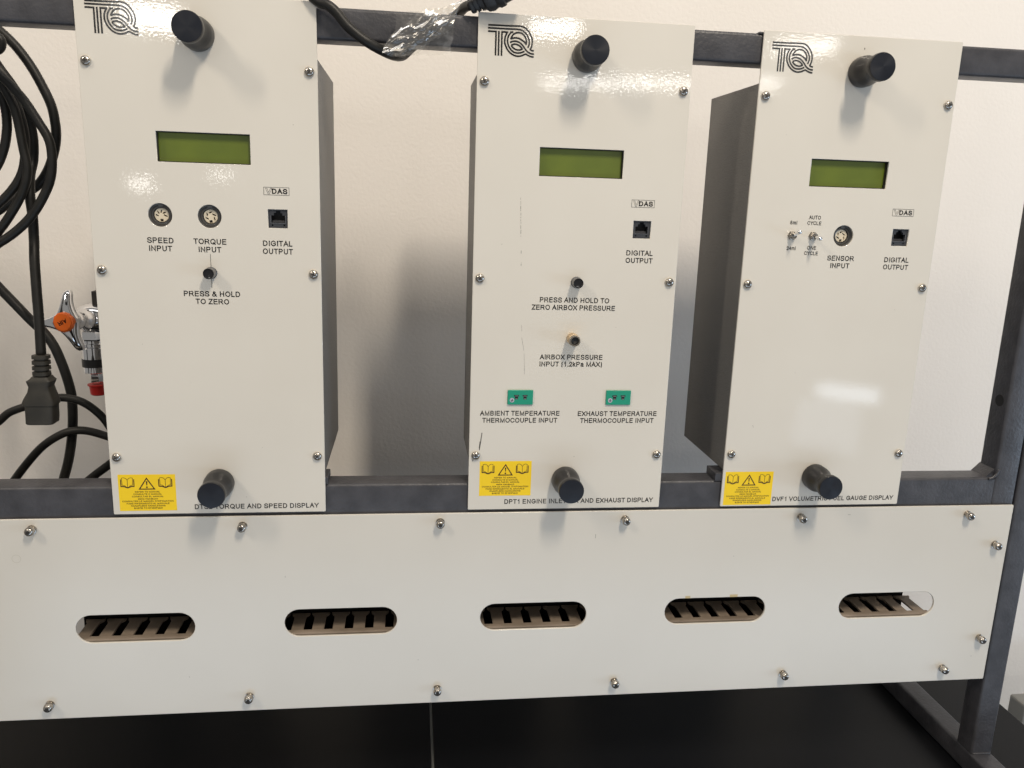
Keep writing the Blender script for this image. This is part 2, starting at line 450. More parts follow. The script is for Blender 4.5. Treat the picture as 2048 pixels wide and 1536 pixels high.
def sq_tube(name, p0, p1, w, h, r=.003, m=STEEL, parent=stand, org=SO, n=4, label=None):
    """rounded rectangular bar along X, Y or Z between corner points"""
    p0, p1 = Vector(p0) - org, Vector(p1) - org
    bm = bmesh.new(); t = (p1 - p0).normalized()
    if abs(t.x) > .5: u, v = Vector((0, 1, 0)), Vector((0, 0, 1))
    elif abs(t.y) > .5: u, v = Vector((1, 0, 0)), Vector((0, 0, 1))
    else: u, v = Vector((1, 0, 0)), Vector((0, 1, 0))
    prof = rect(-w / 2, w / 2, -h / 2, h / 2, r, n)
    a = [bm.verts.new(p0 + u * x + v * y) for x, y in prof]; b = [bm.verts.new(p1 + u * x + v * y) for x, y in prof]
    k = len(prof)
    for i in range(k): bm.faces.new((a[i], a[(i + 1) % k], b[(i + 1) % k], b[i]))
    bm.faces.new(a); bm.faces.new(b)
    return bm_obj(name, bm, m, parent, label=label, auto=35)


YM = .0155
sq_tube("top_rail", (-.2300, YM, .4085), (.8975, YM, .4085), .025, .0246)
sq_tube("bottom_rail", (-.2050, YM, -.0005), (.8975, YM, -.0005), .025, .050)
sq_tube("inner_post", (.910, YM, -.0255), (.910, YM, .4213), .025, .025)
sq_tube("inner_post", (-.2175, YM, -.0255), (-.2175, YM, .396), .025, .025)
sq_tube("side_post", (.9362, .0145, -.2895), (.9362, .0145, .470), .0246, .0246)
sq_tube("side_post", (-.2437, .0145, -.2895), (-.2437, .0145, .470), .0246, .0246)
sq_tube("foot_bar", (.9362, -.12, -.302), (.9362, .245, -.302), .0246, .0249)
sq_tube("foot_bar", (-.2437, -.12, -.302), (-.2437, .245, -.302), .0246, .0249)
# weld fillets
bm = bmesh.new()
vs = [bm.verts.new(Vector(q) - SO) for q in ((.8990, .006, .0235), (.8890, .006, .0240), (.8980, .006, .0330), (.8990, .0275, .0235), (.8890, .0275, .0240), (.8980, .0275, .0330))]
for f in ((0, 1, 2), (3, 5, 4), (0, 3, 4, 1), (1, 4, 5, 2), (2, 5, 3, 0)): bm.faces.new([vs[i] for i in f])
bm_obj("weld_bead", bm, STEEL, stand)
bm = bmesh.new()
tube(bm, [Vector(q) - SO for q in ((.8905, .0028, .0232), (.8945, .0024, .0250), (.8985, .0028, .0285), (.8999, .0031, .033))], .0013, 8, 4)
bm_obj("weld_bead", bm, STEEL, stand, smooth=True)
bm = bmesh.new()
tube(bm, [Vector(q) - SO for q in ((.926, .0024, -.2893), (.936, .0018, -.2889), (.9465, .0024, -.2893))], .0014, 8, 4)
bm_obj("weld_bead", bm, STEEL, stand, smooth=True)
# round hole through the inner post, seen on its left face: flat dark disc, its colour standing for the shade inside
bm = bmesh.new()
n = 24; ra = [bm.verts.new(Vector((.8974, .0145 + .0058 * math.cos(2 * math.pi * k / n), .1005 + .0058 * math.sin(2 * math.pi * k / n))) - SO) for k in range(n)]
bm.faces.new(ra)
bm_obj("bolt_hole_shade", bm, CAVITY, stand)
bm = bmesh.new(); lathe(bm, [(.0045, 0), (.0045, .004)], 0, 0, 0, 6)
for v in bm.verts: v.co = Vector((.9486 - v.co.y, .013 + v.co.x, -.1375 + v.co.z)) - SO
bm_obj("hex_bolt", bm, NICKEL, stand)

# ------------------------------------------------------------------ lower slotted cover panel
cover = thing("cover_panel", "long cream cover sheet with five rounded slots and domed screws below the units", "panel", (.436, 0, -.197))
CO = Vector((.436, 0, -.197))


def slot_loop(cx, cz, w, h, n=14):
    r = h / 2; p = []
    for k in range(n + 1):
        a = math.radians(-90 + 180 * k / n); p.append((cx + w / 2 - r + r * math.cos(a), cz + r * math.sin(a)))
    for k in range(n + 1):
        a = math.radians(90 + 180 * k / n); p.append((cx - w / 2 + r + r * math.cos(a), cz + r * math.sin(a)))
    return p


loops = [rect(-.2245 - CO.x, .9207 - CO.x, 0, .1936, .0012, 3)]
for c in (.0788, .2599, .4400, .6200, .7998): loops.append(slot_loop(c - CO.x, -.1087 - CO.z, .1022, .0272))
plate("sheet", loops, 0, .0022, LOWPANEL, cover, .0004)


def screw_meshes():
    bm = bmesh.new()
    lathe(bm, [(.0001, 0), (.0039, 0), (.0041, .0004), (.0040, .0012), (.0034, .0013), (.0034, .0040), (.0038, .0041), (.0040, .0047), (.0039, .0060), (.0034, .0074), (.0027, .0081), (.0018, .0083), (.0001, .00835)], 0, 0, 0, 28)
    bmesh.ops.recalc_face_normals(bm, faces=bm.faces)
    for f in bm.faces: f.smooth = True
    for e in bm.edges:
        if len(e.link_faces) == 2 and e.calc_face_angle(0) > math.radians(40): e.smooth = False
    a = bpy.data.meshes.new("screw"); bm.to_mesh(a); bm.free(); a.materials.append(NICKEL)
    bm = bmesh.new(); lathe(bm, [(.0001, .00846), (.0019, .00846), (.0019, .0078)], 0, 0, 0, 6)  # raised dark hexagon, coloured as the shade of a socket
    b = bpy.data.meshes.new("socket_shade"); bm.to_mesh(b); bm.free(); b.materials.append(RECSHADE)
    return a, b


SA, SB = screw_meshes()
for i, (x, z) in enumerate([(.0001, -.0125), (.1755, -.0123), (.350, -.0118), (.5229, -.0120), (.6972, -.0126), (.8716, -.0126), (.9068, -.0451),
                            (.9074, -.1487), (.0001, -.182), (.1751, -.1818), (.3493, -.182), (.5229, -.182), (.6974, -.181), (.8713, -.1818)]):
    s = bpy.data.objects.new("screw", SA); COL.objects.link(s); s.parent = cover; s.location = (x - CO.x, 0, z - CO.z)
    s.rotation_euler = (random.uniform(-.03, .03), i * 1.3, random.uniform(-.03, .03))
    k = bpy.data.objects.new("socket_shade", SB); COL.objects.link(k); k.parent = s
# faint tape residue above the fourth slot and an old ring mark on the left
bm = bmesh.new(); box(bm, .5885 - CO.x, .5935 - CO.x, -.00006, 0, -.0949 - CO.z, -.0925 - CO.z)
bm_obj("tape_residue", bm, STAIN, cover)
bm = bmesh.new(); box(bm, .6335 - CO.x, .6415 - CO.x, -.00006, 0, -.0949 - CO.z, -.0922 - CO.z)
bm_obj("tape_residue", bm, STAIN, cover)
bm = bmesh.new(); ribbon(bm, circle(-.0152 - CO.x, -.0395 - CO.z, .0036, 20), .0004, -.00005, 0, False, True)
bm_obj("ring_mark", bm, mat("ring_mark", (.50, .47, .40), .4), cover)

MARK = mat("grey_scuff", (.30, .28, .25), .6)
for x, z, w_, h_ in ((.4955, -.0305, .0005, .0042), (.7455, -.0112, .0028, .0005), (.3305, -.1510, .0007, .0007), (.9015, -.1700, .0016, .0004), (.2105, -.0630, .0004, .0016), (.6330, -.0520, .0009, .0005), (.1220, -.1600, .0006, .0008)):
    bm = bmesh.new(); box(bm, x - CO.x, x + w_ - CO.x, -.00005, -.00001, z - CO.z, z + h_ - CO.z)
    bm_obj("scuff_mark", bm, MARK, cover)

# ------------------------------------------------------------------ wiring duct behind the cover and the dark board
duct = thing("wiring_duct", "brown grey slotted wiring duct seen through the slots of the cover sheet", "duct", (.436, .02, -.16))
DO = Vector((.436, .02, -.16))
bm = bmesh.new(); box(bm, .0233 - DO.x, .8513 - DO.x, .0026 - DO.y, .0094 - DO.y, -.1225 - DO.z, -.1205 - DO.z, .0006)
box(bm, .0225 - DO.x, .8525 - DO.x, .0026 - DO.y, .0042 - DO.y, -.165 - DO.z, -.1226 - DO.z)
box(bm, .0225 - DO.x, .8525 - DO.x, .0026 - DO.y, .0408 - DO.y, -.1668 - DO.z, -.1652 - DO.z)
bm_obj("duct_wall", bm, DUCT, duct)
bm = bmesh.new()
pf = [(-.0054, .0092), (.0054, .0092), (.0055, .0350), (.0078, .0382), (.0086, .0412), (-.0086, .0412), (-.0078, .0382), (-.0055, .0350)]
a = [bm.verts.new((x, y - DO.y, -.1225 - DO.z)) for x, y in pf]; b = [bm.verts.new((x, y - DO.y, -.1207 - DO.z)) for x, y in pf]
bm.faces.new(a); bm.faces.new(b)
for i in range(8): bm.faces.new((a[i], a[(i + 1) % 8], b[(i + 1) % 8], b[i]))
bmesh.ops.recalc_face_normals(bm, faces=bm.faces)
FM = bpy.data.meshes.new("finger"); bm.to_mesh(FM); bm.free(); FM.materials.append(DUCT)
for k in range(44):
    f = bpy.data.objects.new("finger", FM); COL.objects.link(f); f.parent = duct
    f.location = (.0294 + .01891 * k - DO.x, random.uniform(-.0003, .0003), random.uniform(-.0002, .0002))
board = thing("backing_board", "matt black board standing behind the slotted wiring duct", "board", (.436, .045, -.2))
bm = bmesh.new(); box(bm, -.4190, .411, .0, .004, .0, .115)
bm_obj("board_sheet", bm, BOARD, board)
bm = bmesh.new(); box(bm, -.4190, .411, -.0030, -.0002, .0905, .0935)
bm_obj("board_lip", bm, mat("board_lip_brown", (.02, .013, .011), .6), board)

# ------------------------------------------------------------------ instruments
LOGO = [[(8.1, 414.0), (17.3, 414.1), (25.2, 414.2), (30.5, 414.3), (33.2, 414.4), (36.6, 413.9), (39.4, 412.3), (41.6, 409.9), (43.3, 407.2), (44.2, 404.1), (44.1, 401.2), (43.4, 398.5), (42.6, 397.2)], [(42.4, 397.4), (43.9, 396.5), (45.8, 396.3)], [(7.9, 411.8), (17.1, 411.8), (25.1, 411.8), (31.7, 411.9), (35.4, 411.4), (38.2, 409.7), (40.1, 407.5), (41.4, 405.0), (41.8, 402.1), (41.4, 400.0), (40.6, 398.4)], [(8.0, 409.3), (15.0, 409.3)], [(14.5, 409.9), (14.5, 391.1)], [(16.8, 409.9), (16.9, 391.1)], [(19.3, 409.9), (19.4, 391.1)], [(18.9, 409.3), (24.4, 409.3)], [(23.8, 409.4), (22.8, 407.5), (22.0, 405.4), (21.8, 403.3), (21.9, 401.0), (22.8, 398.4), (24.4, 395.8), (26.7, 393.6), (29.5, 392.1), (32.4, 391.5), (35.3, 391.9), (37.5, 392.8), (39.5, 393.7)], [(39.2, 393.6), (41.3, 392.5), (43.4, 391.8), (45.8, 391.5)], [(25.9, 409.4), (28.6, 409.6)], [(26.7, 409.4), (25.0, 407.1), (24.2, 405.0), (24.0, 402.7), (24.4, 400.4), (25.6, 398.0), (27.6, 395.7), (29.9, 394.3), (33.1, 394.0), (35.8, 394.5), (38.1, 395.6)], [(26.5, 404.2), (27.3, 406.0), (28.7, 407.9), (30.7, 409.1), (32.8, 409.5), (35.2, 409.1), (37.2, 407.8), (38.7, 405.9), (39.4, 403.8), (39.3, 401.9), (39.2, 400.4)], [(39.4, 400.7), (37.7, 402.7), (35.4, 404.1), (33.1, 405.1), (30.7, 405.4), (28.5, 405.1), (26.4, 404.4)], [(26.1, 401.5), (27.6, 402.4), (29.7, 402.8), (31.8, 402.7), (34.2, 401.8), (36.2, 400.2), (37.9, 398.2), (39.6, 396.2), (41.7, 394.7), (43.8, 394.0), (46.0, 393.8)], [(27.2, 399.7), (28.5, 400.3), (30.3, 400.6), (32.4, 400.2), (34.5, 399.1), (36.1, 397.2), (34.6, 396.5), (32.7, 396.3), (30.6, 396.7), (28.8, 397.7), (27.6, 398.9), (27.2, 399.7)]]


def logo(parent):
    bm = bmesh.new()
    for i, st in enumerate(LOGO):
        ribbon(bm, [(a * MM, b * MM) for a, b in st], 1.36 * MM, YT, 0, True)
        for v in bm.verts:
            if abs(v.co.y - YT) < 1e-9: v.co.y = YT - i * 2e-6 - 1e-6
    bm.normal_update()
    for f in bm.faces:
        if f.normal.y > 0: f.normal_flip()
    me = bpy.data.meshes.new("logo"); bm.to_mesh(me); bm.free()
    return link_mesh("logo", me, INK, parent)


def knob(parent, x, z, tilt=0):
    bm = bmesh.new()
    lathe(bm, [(.0001, 0), (11.9, 0), (12.6, .9), (12.7, 2.2), (12.6, 8.5), (12.2, 11), (11.0, 14.5), (9.9, 18), (9.4, 21), (9.5, 23.5), (10.1, 25.6), (11.1, 27.2), (11.35, 28), (11.35, 32.2), (11.05, 33.0)], 0, 0, 0, 56)
    for v in bm.verts: v.co *= MM
    k = bm_obj("knob", bm, KNOB, parent, auto=38); k.location = (x * MM, 0, z * MM)
    bm = bmesh.new()
    lathe(bm, [(11.0, 32.9), (11.0, 33.12), (10.5, 33.2), (.3, 33.2), (.0001, 33.2)], 0, 0, 0, 56)
    for v in bm.verts: v.co *= MM
    bm_obj("end_face", bm, FACE, k, auto=38)
    return k


def pan_screws(parent):
    bm = bmesh.new(); lathe(bm, [(.0001, 0), (4.15, 0), (4.25, .25), (4.0, .75), (2.5, .8)], 0, 0, 0, 28)
    for v in bm.verts: v.co *= MM
    ws = bpy.data.meshes.new("washer"); bm.normal_update(); bmesh.ops.recalc_face_normals(bm, faces=bm.faces); bm.to_mesh(ws); bm.free(); ws.materials.append(WASHER)
    bm = bmesh.new(); lathe(bm, [(.0001, .7), (3.5, .7), (3.75, 1.2), (3.55, 1.9), (2.9, 2.6), (1.8, 3.05), (.7, 3.2), (.0001, 3.2)], 0, 0, 0, 28)
    for v in bm.verts: v.co *= MM
    bmesh.ops.recalc_face_normals(bm, faces=bm.faces)
    for f in bm.faces: f.smooth = True
    hd = bpy.data.meshes.new("screw"); bm.to_mesh(hd); bm.free(); hd.materials.append(NICKEL)
    bm = bmesh.new(); box(bm, -1.95, 1.95, -3.16, -2.2, -.42, .42); box(bm, -.42, .42, -3.18, -2.2, -1.95, 1.95)  # raised dark cross, coloured as the shade of a recess
    box(bm, -.8, .8, -3.22, -2.2, -.8, .8)
    for v in bm.verts: v.co *= MM
    cr = bpy.data.meshes.new("cross_shade"); bm.to_mesh(cr); bm.free(); cr.materials.append(RECSHADE)
    for x in (6.1, 173.8):
        for z in (52.1, 211.0, 370.9):
            s = bpy.data.objects.new("screw", hd); COL.objects.link(s); s.parent = parent; s.location = (x * MM, 0, z * MM)
            a = random.uniform(0, 1.5)
            c = bpy.data.objects.new("cross_shade", cr); COL.objects.link(c); c.parent = s; c.rotation_euler = (0, a, 0)
            w = bpy.data.objects.new("washer", ws); COL.objects.link(w); w.parent = s


def display(parent):
    bm = bmesh.new(); box(bm, .048, .132, .0052, .0058, .290, .329)
    g = bm_obj("display", bm, LCD, parent)
    # dark frame of the module, seen obliquely through the cut-out
    plate("display_frame", [rect(.046, .134, .288, .331), rect(.0545, .1255, .2985, .3206, .0006)], .0032, .0050, BEZEL, g)
    return g


def din(parent, x, z, kind, name_label=None):
    s = bpy.data.objects.new("round_socket", None)
    bm = bmesh.new()
    # outer shell ring
    prof = [(9.6, -.2 - 2.2), (9.6, -6), (6.1, -6.2), (6.1, -2.9), (6.9, -2.7), (8.2, -3.2), (9.2, -2.9)]
    n = 48; rings = []
    for r, d in prof + prof[:1]:
        rings.append([bm.verts.new((r * math.cos(2 * math.pi * k / n) * MM, -d * MM, r * math.sin(2 * math.pi * k / n) * MM)) for k in range(n)])
    for a, b in zip(rings, rings[1:]):
        for k in range(n): bm.faces.new((a[k], a[(k + 1) % n], b[(k + 1) % n], b[k]))
    sh = bm_obj("round_socket", bm, DINRING, parent, auto=30); sh.location = (x * MM, 0, z * MM)
    bpy.data.objects.remove(s)
    bm = bmesh.new(); lathe(bm, [(.0001, 0), (6.6, 0), (6.6, 1)], 0, 0, 0, 40)
    for v in bm.verts: v.co = v.co * MM + Vector((0, .0072, 0))
    bm_obj("socket_groove", bm, CAVITY, sh)
    # insert with pin holes
    R5 = 5.55
    if kind == 'speed':
        pins = [((-.88, .05), (-.38, -.15)), ((-.62, .60), (-.30, .12)), ((.04, .75), (-.12, .24)), ((.64, .44), (.12, .21)), ((.27, .05), (.85, -.24))]
    else:
        pins = [((-.55, .58), (-.48, -.03)), ((.24, .68), (-.30, .46)), ((.18, .40), (.76, .06)), ((.48, -.06), (.58, -.64)), ((-.79, -.15), (-.24, -.46))]
    lp = [circle(0, 0, R5 * MM, 40)]
    for (ax, az), (bx, bz) in pins:
        cx, cz = (ax + bx) / 2 * R5, (az + bz) / 2 * R5; ln = math.hypot(bx - ax, bz - az) / 2 * R5; an = math.atan2(bz - az, bx - ax)
        e = []
        for k in range(16):
            t = 2 * math.pi * k / 16; u, v = ln * math.cos(t), .60 * math.sin(t)
            e.append(((cx + u * math.cos(an) - v * math.sin(an)) * MM, (cz + u * math.sin(an) + v * math.cos(an)) * MM))
        lp.append(e)
    lp.append([(-1.25 * MM, -5.2 * MM), (1.25 * MM, -5.2 * MM), (1.25 * MM, -3.1 * MM), (-1.25 * MM, -3.1 * MM)])
    plate("socket_insert", lp, .0044, .0068, DINFACE, sh)
    bm = bmesh.new(); box(bm, -.0019, .0019, .0026, .0031, .0070, .0086)
    bm_obj("locking_tab", bm, mat("tab_grey", (.13, .125, .12), .5), sh)
    return sh


def jack(parent):
    x0, x1, z0, z1 = 138.2, 153.8, 248.3, 263.3
    cx, zb = (x0 + x1) / 2, z0
    w = lambda lst: [((cx + a) * MM, (zb + b) * MM) for a, b in lst]
    hole = [(-5.6, 4.2), (5.6, 4.2), (5.6, 10.2), (3.4, 10.2), (3.4, 12.2), (1.9, 12.2), (1.9, 13.9), (-1.9, 13.9), (-1.9, 12.2), (-3.4, 12.2), (-3.4, 10.2), (-5.6, 10.2)]
    led = lambda a: [(a - .65, 1.6), (a + .65, 1.6), (a + .65, 2.9), (a - .65, 2.9)]
    j = plate("network_jack", [rect((x0 - .6) * MM, (x1 + .6) * MM, (z0 - .6) * MM, (z1 + .6) * MM), w(hole), w(led(-4.7)), w(led(4.7))], .0018, .0048, JACK, parent)
    rim = [(-6.1, 3.7), (6.1, 3.7), (6.1, 10.2), (5.75, 10.2), (5.75, 4.05), (-5.75, 4.05), (-5.75, 10.2), (-6.1, 10.2)]
    plate("jack_rim", [w(rim)], .0014, .0018, mat("jack_rim", (.12, .125, .14), .35), j)
    bm = bmesh.new(); box(bm, (x0 - 1) * MM, (x1 + 1) * MM, .009, .010, (z0 - 1) * MM, (z1 + 1) * MM)
    bm_obj("jack_cavity", bm, CAVITY, j)
    bm = bmesh.new()
    for k in range(8): box(bm, (cx - 3.75 + k * 1.0) * MM, (cx - 3.3 + k * 1.0) * MM, .005, .0085, (zb + 4.4) * MM, (zb + 6.4) * MM)
    box(bm, (cx - 5.2) * MM, (cx + 5.2) * MM, .0052, .006, (zb + 4.3) * MM, (zb + 6.0) * MM)
    bm_obj("jack_contacts", bm, mat("jack_contacts", (.06, .06, .068), .35), j)


def vdas(parent):
    bm = bmesh.new()
    ribbon(bm, rect(.1355, .1556, .27475, .28085), .00028, YT, 0, False, True)
    V = [(136.9, 280.1), (138.0, 280.1), (139.35, 276.7), (140.9, 280.1), (142.0, 280.1), (139.9, 275.5), (138.8, 275.5)]
    ribbon(bm, [(a * MM, b * MM) for a, b in V], .00022, YT, 0, False, True)
    for f in bm.faces:
        f.normal_update()
        if f.normal.y > 0: f.normal_flip()
    me = bpy.data.meshes.new("lettering_frame"); bm.to_mesh(me); bm.free()
    o = link_mesh("lettering_frame", me, INK, parent)
    lettering("DAS", .1481, .2778, .0123, .0042, YT, parent, bold=.205)


def push_button(parent, x, z):
    bm = bmesh.new(); lathe(bm, [(.0001, 0), (4.9, 0), (4.9, .8), (4.5, 1.2), (4.35, 8.6), (4.0, 9.0)], 0, 0, 0, 32)
    for v in bm.verts: v.co *= MM
    b = bm_obj("push_button", bm, mat("dark_metal_barrel", (.14, .14, .145), .3, .6), parent, auto=35); b.location = (x * MM, 0, z * MM)
    bm = bmesh.new(); lathe(bm, [(4.35, 8.5), (4.45, 9.6), (4.3, 10.2), (3.8, 10.25), (3.5, 9.6), (2, 9.35), (.0001, 9.3)], 0, 0, 0, 32)
    for v in bm.verts: v.co *= MM
    bm_obj("button_cap", bm, mat("gloss_black_cap", (.012, .012, .014), .12), b, auto=35)


STICK = ["REFER TO MANUAL", "CONSULTE O MANUAL", "CONSULTAR EL MANUAL", "siehe Handbuch", "CONSULTER LE MANUEL D'INFOMATION", "FARE RIFERIMENTO AL MANUALE", "RAADPLEEG HANDLEIDING", "\u0392\u039b\u0395\u03a0\u0395 \u03a4\u039f \u0395\u0393\u03a7\u0395\u0399\u03a1\u0399\u0394\u0399\u039f"]


def sticker(parent, x0, z1):
    Wd, Hd = 47.4, 33.1
    q = lambda s, t: ((x0 + s * Wd) * MM, (z1 - t * Hd) * MM)
    bm = bmesh.new(); box(bm, x0 * MM, (x0 + Wd) * MM, -.00010, .0, (z1 - Hd) * MM, z1 * MM)
    st = bm_obj("warning_sticker", bm, YELLOW, parent)
    ys = -.00016
    for body, t, w in zip(STICK, (.476, .540, .605, .670, .735, .800, .863, .927), (.435, .497, .551, .347, .90, .748, .60, .50)):
        p = q(.5, t); lettering(body, p[0], p[1], w * Wd * MM, .00145, ys, st, STICKINK, bold=.18)
    bm = bmesh.new()
    tri = [q(.497, .105), (q(.628, .40)), (q(.366, .40))]
    ribbon(bm, tri, .00095, ys, 0, False, True)
    for a in (.035, .695):
        ox = lambda s, t: q(a + s * .25, .075 + t * .295)
        ribbon(bm, [ox(.13, .06), ox(.28, .04), ox(.42, .12), ox(.51, .26), ox(.60, .12), ox(.74, .04), ox(.87, .06)], .0004, ys, 0)
        ribbon(bm, [ox(.12, .05), ox(.14, .74)], .0004, ys - 1e-6, 0)
        ribbon(bm, [ox(.88, .05), ox(.86, .74)], .0004, ys - 1e-6, 0)
        ribbon(bm, [ox(.51, .24), ox(.51, .97)], .0004, ys - 1e-6, 0)
        ribbon(bm, [ox(.13, .72), ox(.30, .76), ox(.51, .94), ox(.72, .76), ox(.87, .72)], .0004, ys - 2e-6, 0)
        ribbon(bm, [ox(.05, .18), ox(.05, .86)], .0008, ys - 3e-6, 0)
        ribbon(bm, [ox(.96, .18), ox(.96, .86)], .0008, ys - 3e-6, 0)
        ribbon(bm, [ox(.03, .84), ox(.28, .86), ox(.51, .97), ox(.74, .86), ox(.98, .84)], .00095, ys - 4e-6, 0)
    vv = [q(.483, .185), q(.511, .185), q(.504, .30), q(.490, .30)]
    f = bm.faces.new([bm.verts.new((a, ys, b)) for a, b in vv])
    c = q(.497, .35); bm.faces.new([bm.verts.new((a, ys, b)) for a, b in circle(c[0], c[1], .0008, 12)])
    for f in bm.faces:
        f.normal_update()
        if f.normal.y > 0: f.normal_flip()
    me = bpy.data.meshes.new("sticker_symbols"); bm.to_mesh(me); bm.free()
    link_mesh("sticker_symbols", me, STICKINK, st)


def instrument(name, label, x, dz, holes, body, case_y, brackets, low=(90, 28.5)):
    t = thing(name, label, "display unit", (x, 0, dz), "cream display units bolted to the stand")
    loops = [rect(0, .180, 0, .4233, .0010, 3), rect(.0540, .1260, .2978, .3213), rect(.1382, .1538, .2483, .2633)] + [circle(a * MM, b * MM, .0093) for a, b in holes]
    plate("front_panel", loops, 0, .0020, PANEL, t, .0003)
    bm = bmesh.new()
    b0, b1 = body
    for args in ((b0, b0 + .0015, .0040, case_y, .034, .382), (b1 - .0015, b1, .0040, case_y, .034, .382), (b0 + .0016, b1 - .0016, .0040, case_y, .3805, .382),
                 (b0 + .0016, b1 - .0016, .0040, case_y, .034, .0355), (b0 + .0016, b1 - .0016, case_y - .0015, case_y, .0356, .3804), (b0 + .0016, b1 - .0016, .0120, .0135, .0356, .3804)):
        box(bm, *args)
    bm_obj("case", bm, CASE, t)
    for (bx0, bx1, bz0, bz1) in brackets:
        bm = bmesh.new(); box(bm, bx0, bx1, .0022, .026, bz0, bz1, .0005)
        bm_obj("mounting_bracket", bm, STEEL, t)
    logo(t); pan_screws(t)
    knob(t, 90, 394.0); knob(t, *low)
    display(t); jack(t); vdas(t)
    tx = lambda body, cx, zc, w, cap=4.5: lettering(body, cx * MM, zc * MM, w * MM, cap * MM, YT, t)
    tx("DIGITAL", 145.3, 235.8, 23.6); tx("OUTPUT", 145.3, 229.3, 24.3)
    return t, tx


BR = [(.004, .176, .0246, .0330)]
def specks(parent, seed, pts):
    r = random.Random(seed)
    for x, z in pts:
        bm = bmesh.new(); w_, h_ = r.uniform(.25, .6) * MM, r.uniform(.25, .8) * MM
        box(bm, x * MM, x * MM + w_, YT, -.00002, z * MM, z * MM + h_)
        bm_obj("paint_speck", bm, MARK, parent)


u1, tx = instrument("display_unit", "cream torque and speed display unit with two round sockets, leftmost of three", .067753, 0.0,
                    [(53.6, 256.1), (92.0, 256.1)], (.003, .17925), .1455, [(.004, .1822, .0246, .0315), (.004, .176, .4210, .4226)])
din(u1, 53.6, 256.1, 'speed'); din(u1, 92.0, 256.1, 'torque')
tx("SPEED", 52.6, 236.0, 20.6); tx("INPUT", 52.5, 229.5, 17.9)
tx("TORQUE", 91.4, 236.0, 25.8); tx("INPUT", 91.2, 229.5, 17.9)
bm = bmesh.new(); ribbon(bm, [(.0913, .2259), (.0912, .1980)], .00033, YT, 0, False)
for f in bm.faces:
    f.normal_update()
    if f.normal.y > 0: f.normal_flip()
me = bpy.data.meshes.new("pointer_line"); bm.to_mesh(me); bm.free(); link_mesh("pointer_line", me, INK, u1)
push_button(u1, 91.2, 210.6)
tx("PRESS & HOLD", 91.1, 193.2, 45.0); tx("TO ZERO", 91.1, 186.8, 26.8)
sticker(u1, 5.4, 36.3)
specks(u1, 1, ((112, 14.5), (127, 60), (33, 150), (160, 330), (70, 118)))
tx("DTS2 TORQUE AND SPEED DISPLAY", 121.0, 6.2, 106.4)

u2, tx = instrument("display_unit", "cream engine inlet air and exhaust display unit with green connectors, middle of three", .374902, -.00025,
                    [], (.003, .178), .118, [(.004, .176, .0246, .0315), (.004, .176, .4210, .4224)], (88.8, 28.6))
push_button(u2, 90.4, 209.3)
tx("PRESS AND HOLD TO", 89.8, 193.6, 61.8); tx("ZERO AIRBOX PRESSURE", 89.0, 187.0, 74.6)
bm = bmesh.new(); lathe(bm, [(.0001, 0), (5.0, 0), (5.2, .6), (5.2, 9.2), (4.6, 9.8)], 0, 0, 0, 12)
for v in bm.verts: v.co *= MM
pp = bm_obj("pressure_port", bm, BRASS, u2, auto=35); pp.location = (.0890, 0, .1597)
bm = bmesh.new()
n = 36; pr = [(4.2, 9.5), (4.7, 10.0), (4.75, 14.4), (4.4, 14.9), (3.6, 14.9), (3.3, 14.5), (3.2, 10.2), (.0001, 10.2)]
lathe(bm, pr, 0, 0, 0, n)
for v in bm.verts: v.co *= MM
bm_obj("port_ring", bm, mat("aged_nickel", (.30, .27, .23), .3, .9), pp, auto=35)
bm = bmesh.new(); lathe(bm, [(3.15, 10.4), (3.15, 13.2), (2.3, 13.3), (.0001, 12.0)], 0, 0, 0, n)
for v in bm.verts: v.co *= MM
bm_obj("port_bore", bm, CAVITY, pp, auto=35)
tx("AIRBOX PRESSURE", 89.2, 142.9, 56.8); tx("INPUT (1.2kPa MAX)", 89.2, 136.5, 56.4)
for x0, lab in ((33.3, None), (122.7, None)):
    bm = bmesh.new(); box(bm, x0 * MM, (x0 + 22.8) * MM, -.0016, -.00002, .0995, .1128, .0004)
    g = bm_obj("thermocouple_socket", bm, GREEN, u2)
    for s in (.345, .68):
        c = x0 + s * 22.8
        bm = bmesh.new(); box(bm, (c - 2.2) * MM, (c + 2.2) * MM, -.00168, -.0015, .1072, .1085); box(bm, (c - 1.45) * MM, (c + 1.45) * MM, -.00168, -.0015, .1045, .1071)  # raised dark blocks, coloured as the shade inside the contact openings
        bm_obj("slot_shade", bm, CAVITY, g)
        bm = bmesh.new(); box(bm, (c - 1.35) * MM, (c + 1.55) * MM, -.00176, -.0016, .10735, .1079); box(bm, (c - 1.0) * MM, (c + 1.05) * MM, -.00176, -.0016, .1047, .1053)
        bm_obj("contact_blade", bm, CHROME, g)
    bm = bmesh.new(); lathe(bm, [(.0001, 1.5), (2.05, 1.5), (2.05, 1.72)], 0, 0, 0, 24)
    for v in bm.verts: v.co = v.co * MM + Vector(((x0 + 3.9) * MM, 0, .1037))
    bm_obj("type_disc", bm, KDISC, g)
    lettering("K", (x0 + 3.9) * MM, .1037, .0021, .0022, -.00178, g, bold=.2, rot=math.radians(115))
tx("AMBIENT TEMPERATURE", 45.0, 91.3, 72.0); tx("THERMOCOUPLE INPUT", 45.2, 84.8, 68.0)
tx("EXHAUST TEMPERATURE", 134.5, 91.0, 73.4); tx("THERMOCOUPLE INPUT", 134.5, 84.5, 68.6)
sticker(u2, 10.0, 46.4)
specks(u2, 2, ((96, 50), (150, 300), (24, 240), (128, 170)))
tx("DPT1 ENGINE INLET AIR AND EXHAUST DISPLAY", 103.7, 7.5, 140.4)
